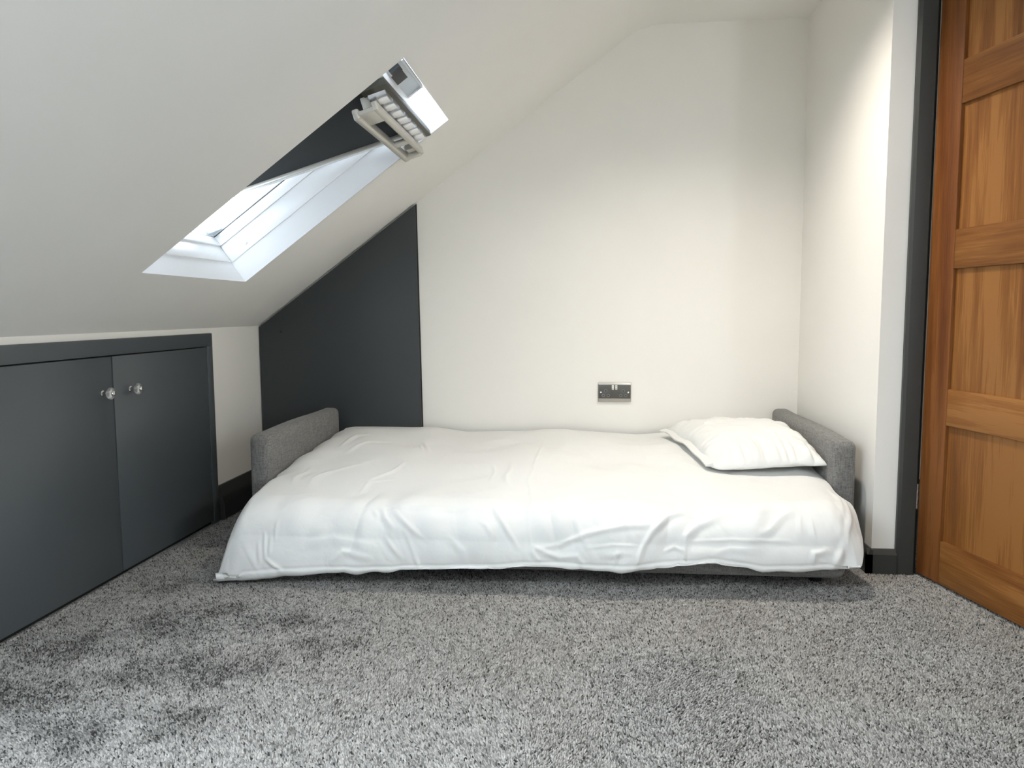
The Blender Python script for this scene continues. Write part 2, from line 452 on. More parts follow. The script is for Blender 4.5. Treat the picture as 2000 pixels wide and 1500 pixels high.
def cup_door(y0, y1, knob_y):
    d = cpart(box('door', (XB + 0.003, y0, 0.014), (XC + 0.001, y1, 0.711), M['dark'], None, 0.0015))
    if knob_y is not None:
        x = XC + 0.001; z = 0.600
        for nm, pr, mt in (
            ('knob_stem', [(0, 0.0095), (0.003, 0.0095), (0.005, 0.0062), (0.016, 0.0062), (0.020, 0.010), (0.0215, 0.010)], M['chrome']),
            ('knob_disc', [(0.020, 0.008), (0.023, 0.0165), (0.026, 0.0188), (0.030, 0.0188), (0.034, 0.0165), (0.036, 0.010)], M['knob_glass']),
            ('knob_cap', [(0.035, 0.0085), (0.0385, 0.0085), (0.041, 0.0065), (0.042, 0.003)], M['chrome'])):
            k = lathe(nm, pr, (x, knob_y, z), (1, 0, 0), mt, None, 32)
            k.parent = d; k.matrix_parent_inverse = cup.matrix_basis.inverted()
            k.matrix_parent_inverse = (cup.matrix_basis @ d.matrix_parent_inverse @ d.matrix_basis).inverted()
cup_door(-1.1325, YC - 0.0455, -1.048)
cup_door(-1.768, -1.1385, -1.193)
cup_door(-2.3855, -1.772, -2.30)
cup_door(-3.004, -2.3895, -2.46)

# ------------------------------------------------------------------ roof window 1 (pivoted open)
def window_shell(name, Wd, label):
    w = empty(name, sp((Wd['u0'] + Wd['u1']) / 2, (Wd['y0'] + Wd['y1']) / 2)); struct(w, label, 'roof window')
    inv = Matrix.Translation(w.location).inverted()
    def add(nm, u0, u1, y0, y1, w0, w1, mat, bev=0.0015):
        o = box(nm, (u0, y0, w0), (u1, y1, w1), mat, None, bev, 2, lambda c: sp(c.x, c.y, c.z))
        o.parent = w; o.matrix_parent_inverse = inv; return o
    u0, u1, y0, y1 = Wd['u0'], Wd['u1'], Wd['y0'], Wd['y1']
    e = 0.03
    # reveal boards
    add('reveal', u0 - e, u0, y0 - e, y1 + e, 0.0015, 0.088, M['reveal'], 0)
    add('reveal', u1, u1 + e, y0 - e, y1 + e, 0.0015, 0.088, M['reveal'], 0)
    add('reveal', u0, u1, y0 - e, y0, 0.0015, 0.088, M['reveal'], 0)
    add('reveal', u0, u1, y1, y1 + e, 0.0015, 0.088, M['reveal'], 0)
    # fixed frame in two steps, gasket, outer flashing
    for (w0, w1, ins, mat, nm) in ((0.088, 0.160, 0.004, M['white_gloss'], 'frame'), (0.160, 0.198, 0.010, M['white_gloss'], 'frame_step'),
                              (0.198, 0.203, 0.005, M['gasket'], 'gasket'), (0.203, 0.245, 0.008, M['white_gloss'], 'flashing')):
        add(nm, u0 - e, u0 + ins, y0 - e, y1 + e, w0, w1, mat)
        add(nm, u1 - ins * 0.4, u1 + e, y0 - e, y1 + e, w0, w1, mat)
        add(nm, u0 + ins, u1 - ins * 0.4, y0 - e, y0 + ins, w0, w1, mat)
        add(nm, u0 + ins, u1 - ins * 0.4, y1 - ins, y1 + e, w0, w1, mat)
    return w, inv, add
win, winv, wadd = window_shell('window_1', W1, 'white roof window tilted open with a charcoal blackout blind')
win2, _, _ = window_shell('window_2', W2, 'second white roof window in the slope beside the viewer')
# screw cap and corner bracket on the frame
o = lathe('screw_cap', [(0, 0.006), (0.002, 0.006), (0.0025, 0.004)], sp(0.362, W1['y1'] - 0.0041, 0.112), (0, -1, 0), M['plate'], None, 16); o.parent = win; o.matrix_parent_inverse = winv
bm = bmesh.new()
vv = [bm.verts.new(sp(*p)) for p in ((0.285, W1['y1'] - 0.012, 0.205), (0.285, W1['y1'] - 0.055, 0.205), (0.325, W1['y1'] - 0.012, 0.205),
                                     (0.285, W1['y1'] - 0.012, 0.235), (0.285, W1['y1'] - 0.055, 0.235), (0.325, W1['y1'] - 0.012, 0.235))]
for f in ((0, 1, 2), (5, 4, 3), (0, 3, 4, 1), (1, 4, 5, 2), (2, 5, 3, 0)): bm.faces.new([vv[i] for i in f])
o = bm_obj('corner_bracket', bm, M['plate']); o.parent = win; o.matrix_parent_inverse = winv

TH = math.radians(19.3); PU, PW = 0.760, 0.148
def sash_pt(a, y, c):
    return sp(PU + a * math.cos(TH) + c * math.sin(TH), y, PW - a * math.sin(TH) + c * math.cos(TH))
SA0, SA1 = -0.455, 0.420
SY0, SY1 = W1['y0'] + 0.018, W1['y1'] - 0.018
sash = box('sash', (SA0, SY1 - 0.034, 0.0), (SA1 - 0.03, SY1, 0.058), M['white_gloss'], None, 0.003, 2, lambda v: sash_pt(*v))
sash.parent = win; sash.matrix_parent_inverse = winv; sash['label'] = 'white sash rails'
def srail(nm, lo, hi, mat, bev=0.003, par=sash):
    o = box(nm, lo, hi, mat, None, bev, 2, lambda v: sash_pt(*v)); o.parent = par
    return o
srail('side_rail', (SA0, SY0, 0.0), (SA1 - 0.03, SY0 + 0.034, 0.058), M['white_gloss'])
srail('bottom_rail', (SA0, SY0 + 0.034, 0.0), (SA0 + 0.05, SY1 - 0.034, 0.058), M['white_gloss'])
srail('top_rail', (SA1 - 0.03, SY0, 0.004), (SA1, SY1, 0.085), M['white_gloss'])
srail('glass_pane', (SA0 + 0.05, SY0 + 0.034, 0.034), (SA1 - 0.03, SY1 - 0.034, 0.044), M['glass'], 0)
# blind guides beside the cloth and the cloth itself
srail('blind_guide', (SA0 + 0.05, SY1 - 0.046, -0.004), (SA1 - 0.06, SY1 - 0.036, 0.012), M['alu'], 0.001)
srail('blind_guide', (SA0 + 0.05, SY0 + 0.036, -0.004), (SA1 - 0.06, SY0 + 0.046, 0.012), M['alu'], 0.001)
bl = box('blackout_blind', (SA0 + 0.05, SY0 + 0.030, 0.008), (SA1 - 0.03, SY1 - 0.034, 0.012), M['blind'], None, 0, 2, lambda v: sash_pt(*v))
bl.parent = win; bl.matrix_parent_inverse = winv; bl['label'] = 'charcoal blackout blind drawn across the sash'
# ventilation grille: dark strip with seven polished scallops
vent = box('vent_grille', (0.345, SY0 + 0.012, -0.022), (SA1 + 0.002, SY1 - 0.012, -0.002), M['alu_dark'], None, 0.001, 2, lambda v: sash_pt(*v))
vent.parent = win; vent.matrix_parent_inverse = winv; vent['label'] = 'dark ventilation strip with silver scallops'
span = (SY1 - SY0 - 0.09) / 7
for k in range(7):
    yc0 = SY0 + 0.045 + k * span
    verts, faces = [], []
    N = 8
    for i in range(N + 1):
        a = math.pi * i / N
        for aa in (0.356, 0.408):
            verts.append(sash_pt(aa, yc0 + span * 0.5 - math.cos(a) * span * 0.44, -0.022 - math.sin(a) * 0.022))
    for i in range(N): faces.append((2 * i, 2 * i + 1, 2 * i + 3, 2 * i + 2))
    faces.append(tuple(2 * i for i in range(N + 1))); faces.append(tuple(2 * i + 1 for i in range(N, -1, -1)))
    o = mesh_obj('scallop', verts, faces, M['silver'], vent, True)
    o.data.set_sharp_from_angle(angle=math.radians(50))
# control bar: two long lips joined by webs that leave two openings
bar = empty('control_bar', (0, 0, 0)); bar.parent = win; bar.matrix_parent_inverse = winv; bar['label'] = 'beige aluminium pull bar'
BY0, BY1 = SY0 + 0.030, SY1 - 0.004
L = BY1 - BY0
def bpart(nm, a0, a1, t0, t1, c0, c1, bev=0.004):
    o = box(nm, (a0, BY0 + L * t0, c0), (a1, BY0 + L * t1, c1), M['alu'], bar, bev, 3, lambda v: sash_pt(*v)); return o
bpart('front_lip', 0.302, 0.322, 0.0, 1.0, -0.082, -0.050, 0.006)
bpart('rear_lip', 0.362, 0.378, 0.0, 1.0, -0.074, -0.046, 0.004)
bpart('web', 0.316, 0.368, 0.0, 0.19, -0.074, -0.060)
bpart('web', 0.316, 0.368, 0.64, 0.70, -0.074, -0.060)
bpart('web', 0.316, 0.368, 0.965, 1.0, -0.078, -0.030)
bpart('arm', 0.330, 0.374, 0.05, 0.12, -0.062, -0.018, 0.002)
bpart('arm', 0.330, 0.374, 0.88, 0.95, -0.062, -0.018, 0.002)
# data plate with a dark latch recess, fixed to the head of the opening
pl = wadd('data_plate', 1.150, 1.2312, -1.215, -0.935, 0.046, 0.050, M['plate'], 0.0008)
def plate_bit(nm, u0, u1, y0, y1, w0, w1, mat):
    o = box(nm, (u0, y0, w0), (u1, y1, w1), mat, None, 0, 2, lambda c: sp(c.x, c.y, c.z)); o.parent = pl; return o
plate_bit('latch_recess', 1.170, 1.208, -1.150, -1.075, 0.0445, 0.0462, M['black'])
plate_bit('latch', 1.176, 1.210, -1.200, -1.165, 0.036, 0.0462, M['gasket'])
plate_bit('lip', 1.222, 1.228, -1.210, -0.940, 0.040, 0.0462, M['white_gloss'])
plate_bit('lip', 1.152, 1.228, -0.947, -0.940, 0.042, 0.0462, M['white_gloss'])

# recessed downlights
for i_, (x, y) in enumerate(DOWNLIGHTS):
    d = empty('downlight', (x, y, ZC)); tag(d, ('round white recessed ceiling downlight in front of the bed', 'round white recessed ceiling downlight behind the viewer')[i_], 'downlight')
    lathe('bezel', [(0.0, 0.047), (0.004, 0.046), (0.006, 0.040), (0.002, 0.034), (0.0, 0.033)], (0, 0, 0), (0, 0, -1), M['white_gloss'], d, 32)
    lathe('lens', [(0.0, 0.032), (0.0015, 0.031), (0.002, 0.02)], (0, 0, 0.0), (0, 0, -1), M['lens'], d, 32)

# ------------------------------------------------------------------ sofa bed
bed = empty('sofa_bed', (-0.15, -0.6, 0.0)); tag(bed, 'grey upholstered sofa bed with low padded arms along the back wall', 'bed')
binv = Matrix.Translation(bed.location).inverted()
def bedpart(o): o.parent = bed; o.matrix_parent_inverse = binv; return o
def padded(name, lo, hi, bev, puff, mat):
    bm = bmesh.new()
    bm_box(bm, lo, hi, bev, 5)
    bmesh.ops.subdivide_edges(bm, edges=[e for e in bm.edges if e.calc_length() > 0.12], cuts=6, use_grid_fill=True)
    c = Vector([(lo[i] + hi[i]) / 2 for i in range(3)]); hs = [(hi[i] - lo[i]) / 2 for i in range(3)]
    for v in bm.verts:
        r = [(v.co[i] - c[i]) / hs[i] for i in range(3)]
        k = puff * max(0, 1 - r[1] ** 2) * max(0, 1 - r[2] ** 2)
        v.co.x += k * (1 if r[0] > 0 else -1)
        v.co.z += puff * 0.5 * math.sin(v.co.y * 9) * (r[2] > 0.8)
    return bm_obj(name, bm, mat, None, True, 60)
def armrest(x0, x1, y0, y1):
    o = padded('armrest', (x0, y0, 0.07), (x1, y1, 0.422), 0.024, 0.005, M['sofa'])
    return bedpart(o)
armrest(-1.182, -1.108, -0.862, -0.085)
armrest(0.803, 0.877, -0.862, -0.012)
bedpart(box('seat_cushion', (-1.100, -1.122, 0.045), (0.772, -0.585, 0.232), M['sofa'], None, 0.03, 4))
bedpart(box('back_cushion', (-1.100, -0.575, 0.050), (0.795, -0.032, 0.240), M['sofa'], None, 0.03, 4))
for x in (-1.02, 0.715):
    for y in (-1.00, -0.12):
        o = lathe('foot', [(0, 0.018), (0.002, 0.020), (0.05, 0.026)], (x, y, 0.0), (0, 0, 1), M['black'], None, 18); bedpart(o)

# ------------------------------------------------------------------ duvet
def gnoise(x, y, seed, scale):
    """smooth value noise on arrays"""
    r = np.random.default_rng(seed); G = r.standard_normal((64, 64))
    fx = x / scale + 20.3; fy = y / scale + 20.7
    ix = np.floor(fx).astype(int); iy = np.floor(fy).astype(int)
    tx = fx - ix; ty = fy - iy; tx = tx * tx * (3 - 2 * tx); ty = ty * ty * (3 - 2 * ty)
    g = lambda a, b: G[a % 64, b % 64]
    return (g(ix, iy) * (1 - tx) * (1 - ty) + g(ix + 1, iy) * tx * (1 - ty) + g(ix, iy + 1) * (1 - tx) * ty + g(ix + 1, iy + 1) * tx * ty)

def sstep(a, b, x):
    t = np.clip((x - a) / (b - a), 0, 1); return t * t * (3 - 2 * t)

def seg_dist(px, py, poly):
    """distance to a polyline, signed side, and parameter 0..1 along it"""
    best = np.full(px.shape, 1e9); side = np.zeros(px.shape); par = np.zeros(px.shape)
    ls = [math.hypot(b[0] - a[0], b[1] - a[1]) for a, b in zip(poly[:-1], poly[1:])]; tot = sum(ls); acc = 0
    for (a, b), l in zip(zip(poly[:-1], poly[1:]), ls):
        dx, dy = (b[0] - a[0]) / l, (b[1] - a[1]) / l
        t = np.clip((px - a[0]) * dx + (py - a[1]) * dy, 0, l)
        qx = px - a[0] - t * dx; qy = py - a[1] - t * dy
        d = np.hypot(qx, qy); s = qx * dy - qy * dx
        m = d < best
        best = np.where(m, d, best); side = np.where(m, np.sign(s), side); par = np.where(m, (acc + t) / tot, par)
        acc += l
    return best, side, par

# creases drawn in the duvet's own surface coordinates (metres from the left end, metres from the wall)
CREASES = [
    ([(0.872, 1.124), (0.924, 1.2), (0.952, 1.246)], 0.006, 0.007),
    ([(0.841, 1.173), (0.858, 1.185), (0.879, 1.219)], 0.004, 0.006),
    ([(1.008, 1.246), (1.074, 1.234), (1.158, 1.196), (1.266, 1.173), (1.347, 1.166)], 0.006, 0.007),
    ([(1.158, 1.238), (1.228, 1.227), (1.305, 1.227)], 0.004, 0.005),
    ([(1.301, 1.284), (1.319, 1.23), (1.347, 1.185), (1.402, 1.128)], 0.007, 0.008),
    ([(1.235, 1.288), (1.245, 1.242)], 0.004, 0.006),
    ([(1.001, 1.242), (1.033, 1.257), (1.074, 1.272), (1.127, 1.265), (1.144, 1.288)], 0.007, 0.009),
    ([(0.994, 1.253), (1.015, 1.288)], 0.005, 0.007),
    ([(0.956, 0.248), (0.945, 0.762), (0.98, 1.093), (0.984, 1.204), (1.005, 1.295)], 0.0022, 0.005),
    ([(0.715, 1.128), (0.931, 1.124), (1.144, 1.12), (1.385, 1.12), (1.591, 1.109), (1.776, 1.074)], 0.0026, 0.009),
    ([(0.788, 0.697), (0.834, 0.903)], 0.003, 0.006),
    ([(1.353, 1.181), (1.395, 1.135), (1.444, 1.101)], 0.006, 0.008),
    ([(1.441, 1.242), (1.448, 1.196), (1.483, 1.154), (1.552, 1.116)], 0.009, 0.012),
    ([(1.444, 1.23), (1.448, 1.276)], 0.005, 0.005),
    ([(1.472, 1.211), (1.587, 1.196), (1.744, 1.185)], 0.003, 0.005),
    ([(1.814, 1.242), (1.814, 1.215), (1.849, 1.204)], 0.009, 0.009),
    ([(1.87, 1.253), (1.891, 1.192), (1.894, 1.17)], 0.009, 0.009),
    ([(1.66, 1.173), (1.692, 1.154), (1.72, 1.112), (1.751, 1.093)], 0.006, 0.011),
    ([(1.772, 1.105), (1.779, 1.17)], 0.003, 0.007),
    ([(1.803, 1.12), (1.821, 1.185)], 0.004, 0.007),
    ([(1.385, 1.242), (1.413, 1.227), (1.437, 1.238)], 0.005, 0.006),
    ([(0.167, 1.215), (0.171, 1.284)], 0.004, 0.005),
    ([(0.188, 1.227), (0.185, 1.276)], 0.004, 0.005),
    ([(0.206, 1.177), (0.202, 1.234)], 0.003, 0.005),
    ([(0.15, 1.246), (0.153, 1.303)], 0.004, 0.005),
    ([(0.174, 1.291), (0.223, 1.326)], 0.006, 0.006),
    ([(0.506, 1.139), (0.52, 1.162)], 0.004, 0.006),
    ([(0.572, 1.147), (0.624, 1.192), (0.666, 1.227)], 0.005, 0.007),
    ([(0.551, 1.227), (0.597, 1.284)], 0.005, 0.007),
    ([(0.61, 1.204), (0.649, 1.31)], 0.004, 0.006),
    ([(0.38, 1.303), (0.415, 1.269), (0.499, 1.284)], 0.005, 0.009),
    ([(0.467, 1.131), (0.544, 1.128), (0.778, 1.131)], 0.0024, 0.008),
    ([(0.14, 0.491), (0.143, 0.301), (0.209, 0.255)], 0.006, 0.009),
    ([(0.188, 0.541), (0.227, 0.389), (0.342, 0.331)], 0.005, 0.009),
    ([(0.415, 0.933), (0.447, 0.83), (0.447, 0.678)], 0.005, 0.009),
    ([(0.178, 0.964), (0.153, 0.861), (0.122, 0.77)], 0.005, 0.01),
    ([(0.241, 0.987), (0.22, 0.827), (0.29, 0.731)], 0.004, 0.012),
    ([(0.45, 0.32), (0.509, 0.51)], 0.005, 0.008),
    ([(0.443, 0.366), (0.481, 0.503)], 0.004, 0.006),
    ([(0.422, 1.025), (0.429, 0.93), (0.502, 0.895)], 0.004, 0.008),
    ([(0.855, 0.648), (0.869, 0.846), (0.914, 1.002)], 0.003, 0.008),
    ([(0.527, 1.128), (0.544, 1.166), (0.572, 1.196)], 0.005, 0.008),
    ([(0.29, 1.246), (0.384, 1.23), (0.509, 1.25)], 0.004, 0.014),
    ([(1.528, 1.246), (1.573, 1.219), (1.66, 1.219)], 0.004, 0.01),
    ([(1.207, 1.261), (1.28, 1.246)], 0.004, 0.008),
    ([(0.743, 1.223), (0.788, 1.261), (0.795, 1.299)], 0.004, 0.01),
    ([(1.929, 0.941), (1.901, 1.12), (1.905, 1.162)], 0.005, 0.008),
    ([(1.929, 0.88), (1.884, 1.097), (1.884, 1.15)], 0.004, 0.007),
]

def duvet_base(nx, ns):
    S_TOT = 1.52
    a = np.linspace(0, 1, nx)[:, None] * np.ones((1, ns)); s = np.linspace(0, S_TOT, ns)[None, :] * np.ones((nx, 1))
    xn = -1.15 + a * 1.95                                   # nominal X, used for the tables
    zb = np.interp(xn, [-1.15, -1.1, -.71, -.574, -.32, -.1, .21, .34, .6, .8], [.322, .326, .322, .306, .311, .318, .301, .312, .31, .305])
    zh = np.interp(xn, [-1.15, -1.10, -.95, -.75, -.535, -.3, -.144, .1, .38, .52, .66, .8], [.026, .032, .052, .060, .066, .074, .087, .086, .104, .088, .094, .095])
    yf = np.interp(xn, [-1.15, -.8, -.3, .3, .8], [-1.185, -1.195, -1.20, -1.19, -1.150])
    R = 0.105; ztf = 0.268
    # profile pieces: top, quarter round, front face, hem fold, underside
    l1 = -0.028 - (yf + R); l2 = R * math.pi / 2; z2 = ztf - R; l3 = np.maximum(z2 - zh, 0.01); l4 = 0.02
    Y = np.zeros_like(s); Z = np.zeros_like(s)
    t1 = np.clip(s / l1, 0, 1)
    top_z = zb + (ztf - zb) * (t1 ** 1.6) + 0.012 * np.sin(math.pi * t1)
    ph = np.clip((s - l1) / l2, 0, 1) * math.pi / 2
    t3 = np.clip((s - l1 - l2) / l3, 0, 1)
    t4 = np.clip((s - l1 - l2 - l3) / l4, 0, 1) * math.pi
    t5 = np.clip(s - l1 - l2 - l3 - l4, 0, 1)
    Y = -0.028 - t1 * l1 - R * np.sin(ph) - 0.006 * np.sin(t3 * math.pi) + 0.006 * (1 - np.cos(t4)) + t5 * 0.75
    Z = top_z - R * (1 - np.cos(ph)) - t3 * l3 - 0.006 * np.sin(t4) + t5 * 0.0
    # ends: the cloth curls down at both ends, a lot where it hangs past the arms
    front = sstep(-0.80, -0.96, Y)
    xl = -1.100 - 0.050 * front; xr = 0.796 + 0.016 * sstep(-0.88, -1.05, Y) - 0.018 * sstep(-1.10, -1.17, Y)
    w = xr - xl
    X = xl + a * w
    eL = a * w; eR = (1 - a) * w
    LL, LR = 0.10, 0.09
    frontR = sstep(-1.00, -1.14, Y)
    for e, Ld, sgn, dtop, dfront, fr in ((eL, LL, -1, 0.030, 0.19, front), (eR, LR, 1, 0.020, 0.09, frontR)):
        phi = np.clip(1 - e / Ld, 0, 1) * math.pi / 2
        amt = dtop * (0.15 + 0.85 * sstep(-0.08, -0.35, Y)) + (dfront - dtop) * fr
        floor_z = np.minimum(Z, zh + 0.004)
        Z = np.maximum(Z - amt * (1 - np.cos(phi)), floor_z)
        X = X + sgn * (np.sin(phi) * 0.02 - 0.02 * (phi / (math.pi / 2)))
    return X, Y, Z, a, s, l1, l2, l3

def grid_normals(X, Y, Z):
    P = np.stack([X, Y, Z], -1)
    du = np.gradient(P, axis=0); dv = np.gradient(P, axis=1)
    n = np.cross(dv, du); n /= np.linalg.norm(n, axis=-1, keepdims=True) + 1e-9
    return n

def build_duvet():
    nx, ns = 560, 400
    X, Y, Z, a, s, l1, l2, l3 = duvet_base(nx, ns)
    n = grid_normals(X, Y, Z)
    if n[nx // 2, 20, 2] < 0: n = -n
    x = a * 1.95
    h = 0.008 * gnoise(x, s, 1, 0.26) + 0.0035 * gnoise(x, s, 2, 0.11)
    frontness = sstep(0.98, 1.12, s)
    # loose gathers on the front drop, running up from the hem
    ga = np.abs(gnoise(x + 0.25 * (s - 1.2) * np.sin(x * 5), s * 0.25, 3, 0.055))
    h += frontness * 0.0038 * (ga - 0.5)
    ga2 = gnoise(x * 1.0 + 0.4 * s, s * 0.6 - 0.5 * x, 5, 0.05)
    h += 0.0012 * ga2 * (0.5 + frontness)
    # fine stretched wrinkles lying in two slanting directions
    for (ca, sa, sd, am) in ((0.5, 0.87, 6, 0.0011), (0.8, -0.6, 7, 0.0009)):
        uu = x * ca + s * sa; vv_ = -x * sa + s * ca
        h += am * np.clip(gnoise(uu * 0.22, vv_, sd, 0.022), 0, 2) * np.clip(gnoise(x, s, sd + 40, 0.16), 0, 1) * (0.5 + frontness)
    for poly, amp, wid in CREASES:
        d, side, par = seg_dist(x, s, poly)
        env = np.sin(np.clip(par * 0.92 + 0.04, 0, 1) * math.pi) ** 0.6
        wd = np.where(side > 0, wid, wid * 2.2)
        wid = wid * 0.8
        wd = wd * 0.8
        h += 0.95 * amp * env * (np.exp(-(d / wd) ** 2) - 0.45 * np.exp(-((d - wid * 2.2) / (wid * 1.6)) ** 2) * (side < 0))
    # the sewn hem: two fine stitched ridges just above the bottom edge
    hem_s = l1 + l2 + l3
    h += 0.0022 * np.exp(-((s - hem_s + 0.004) / 0.003) ** 2) - 0.002 * np.exp(-((s - hem_s + 0.013) / 0.0035) ** 2)
    fade = 1 - 0.8 * sstep(-0.07, -0.03, Y)
    h = h * fade
    X2 = X + n[..., 0] * h; Y2 = Y + n[..., 1] * h; Z2 = np.maximum(Z + n[..., 2] * h, 0.014)
    # wavy hem line
    verts = np.stack([X2, Y2, Z2], -1).reshape(-1, 3)
    i = np.arange(nx - 1)[:, None] * ns + np.arange(ns - 1)[None, :]
    quads = np.stack([i, i + 1, i + ns + 1, i + ns], -1).reshape(-1, 4)
    me = bpy.data.meshes.new('duvet')
    me.vertices.add(len(verts)); me.vertices.foreach_set('co', verts.astype(np.float32).ravel())
    me.loops.add(quads.size); me.loops.foreach_set('vertex_index', quads.astype(np.int32).ravel())
    me.polygons.add(len(quads)); me.polygons.foreach_set('loop_start', (np.arange(len(quads)) * 4).astype(np.int32))
    me.polygons.foreach_set('use_smooth', np.ones(len(quads), bool))
    me.update(); me.validate()
    me.materials.append(M['cotton'])
    o = bpy.data.objects.new('duvet', me); COL.objects.link(o)
    return tag(o, 'plain white duvet spread over the grey sofa bed', 'duvet')
build_duvet()

# ------------------------------------------------------------------ pillow
def build_pillow():
    # four corners on the duvet, seen from above
    FL, FR, BR, BL = np.array([0.425, -0.80]), np.array([0.800, -0.805]), np.array([0.790, -0.10]), np.array([0.335, -0.115])
    n1, n2 = 150, 190
    p = np.linspace(-1, 1, n1)[:, None] * np.ones((1, n2)); q = np.linspace(-1, 1, n2)[None, :] * np.ones((n1, 1))
    # pull the sides in a little between the corners
    pin = 1 - 0.055 * (1 - q ** 2) ** 1.0 * 1.0
    qin = 1 - 0.045 * (1 - p ** 2)
    pp = p * (1 - 0.05 * (1 - np.abs(q)) * 0 - 0.04 * (1 - q * q)); qq = q * (1 - 0.03 * (1 - p * p))
    a = (pp + 1) / 2; b = (qq + 1) / 2
    XY = ((1 - a)[..., None] * ((1 - b)[..., None] * FL + b[..., None] * BL) + a[..., None] * ((1 - b)[..., None] * FR + b[..., None] * BR))
    x, y = XY[..., 0], XY[..., 1]
    dome = (np.clip(1 - np.abs(p) ** (3.0 + 1.6 * (p > 0)), 0, 1) ** 0.56) * (np.clip(1 - np.abs(q) ** 3.6, 0, 1) ** 0.56)
    edge = 1 - dome
    base = 0.318 - 0.016 * sstep(-0.55, -0.8, y) + 0.012 * sstep(0.6, 0.8, x)
    wr = 0.005 * gnoise(x, y, 11, 0.09) + 0.0035 * gnoise(x, y, 12, 0.045) + 0.004 * np.clip(1 - np.abs(gnoise(x + 0.4 * y, y - 0.3 * x, 16, 0.10)), 0, 1) ** 5
    rad = 0.006 * gnoise(p * 3.2, q * 0.4 + 2, 13, 0.22) * np.abs(q) ** 3 + 0.006 * gnoise(p * 0.4, q * 3.5, 14, 0.22) * np.abs(p) ** 3
    ztop = base + 0.018 + 0.080 * dome + (wr + rad) * (0.25 + 0.75 * np.minimum(1, dome * 2.2))
    zbot = base + 0.014 - 0.022 * dome + 0.0 * wr
    rim = (np.abs(p) > 0.999) | (np.abs(q) > 0.999)
    wav = 0.006 * gnoise(x, y, 15, 0.06)
    ztop = ztop + wav * edge; zbot = zbot + wav * edge
    verts = np.concatenate([np.stack([x, y, ztop], -1).reshape(-1, 3), np.stack([x, y, zbot], -1).reshape(-1, 3)])
    N = n1 * n2
    i = (np.arange(n1 - 1)[:, None] * n2 + np.arange(n2 - 1)[None, :]).ravel()
    top = np.stack([i, i + n2, i + n2 + 1, i + 1], -1); bot = np.stack([i, i + 1, i + n2 + 1, i + n2], -1) + N
    faces = [tuple(f) for f in np.concatenate([top, bot])]
    loop = [k for k in range(n2)] + [r * n2 + n2 - 1 for r in range(1, n1)] + [(n1 - 1) * n2 + k for k in range(n2 - 2, -1, -1)] + [r * n2 for r in range(n1 - 2, 0, -1)]
    for k in range(len(loop)):
        u_, v_ = loop[k], loop[(k + 1) % len(loop)]
        faces.append((int(u_), int(v_), int(v_ + N), int(u_ + N)))
    o = mesh_obj('pillow', verts.tolist(), [tuple(int(t) for t in f) for f in faces], M['cotton'], None, True)
    bm = bmesh.new(); bm.from_mesh(o.data); bmesh.ops.recalc_face_normals(bm, faces=bm.faces); bm.to_mesh(o.data); bm.free()
    o.data.polygons.foreach_set('use_smooth', [True] * len(o.data.polygons))
    tag(o, 'plump white pillow lying on the duvet against the right armrest', 'pillow')
    # stitched hem along the open (left) end
    v2, f2 = [], []
    K = 60
    for k in range(K + 1):
        t = k / K; c = FL * (1 - t) + BL * t
        bow = 0.040 * 0.5 * (1 - (2 * t - 1) ** 2) * 0.42
        z = float(0.318 - 0.016 * sstep(-0.55, -0.8, np.array(c[1]))) + 0.016 + 0.004 * math.sin(t * 17)
        for dx, dz in ((-0.022, 0.000), (-0.022, 0.005), (0.004, 0.012), (0.006, 0.0)):
            v2.append((c[0] + bow + dx, c[1], z + dz))
    for k in range(K):
        for j in range(4):
            f2.append((4 * k + j, 4 * k + (j + 1) % 4, 4 * k + 4 + (j + 1) % 4, 4 * k + 4 + j))
    f2.append((0, 1, 2, 3)); f2.append(tuple(4 * K + j for j in (3, 2, 1, 0)))
    h = mesh_obj('hem', v2, f2, M['cotton'], o, True); h.data.set_sharp_from_angle(angle=math.radians(50))
build_pillow()

# ------------------------------------------------------------------ double socket
SX, SZ = 0.1240, 0.4855
soc = empty('double_socket', (SX, 0.0, SZ)); tag(soc, 'brushed steel double power socket on the cream wall above the bed', 'socket')
def spart(o, par=soc): o.parent = par; return o
spart(box('faceplate', (-0.073, -0.0095, -0.043), (0.073, 0.0, 0.043), M['steel'], None, 0.003, 3))
ins = spart(box('insert', (-0.0705, -0.0112, -0.0275), (0.0705, -0.009, 0.0345), M['steel_dark'], None, 0.0008, 2))
for x in (-0.0075, 0.0075):
    k = spart(box('rocker_switch', (x - 0.0048, -0.0155, 0.0125), (x + 0.0048, -0.0112, 0.0325), M['rocker'], None, 0.001, 2))
    spart(box('marking', (x - 0.0028, -0.0158, 0.0185), (x + 0.0028, -0.0155, 0.0205), M['grey_ins']), k)
    spart(box('marking', (x - 0.0028, -0.0158, 0.0275), (x + 0.0028, -0.0155, 0.0290), M['grey_ins']), k)
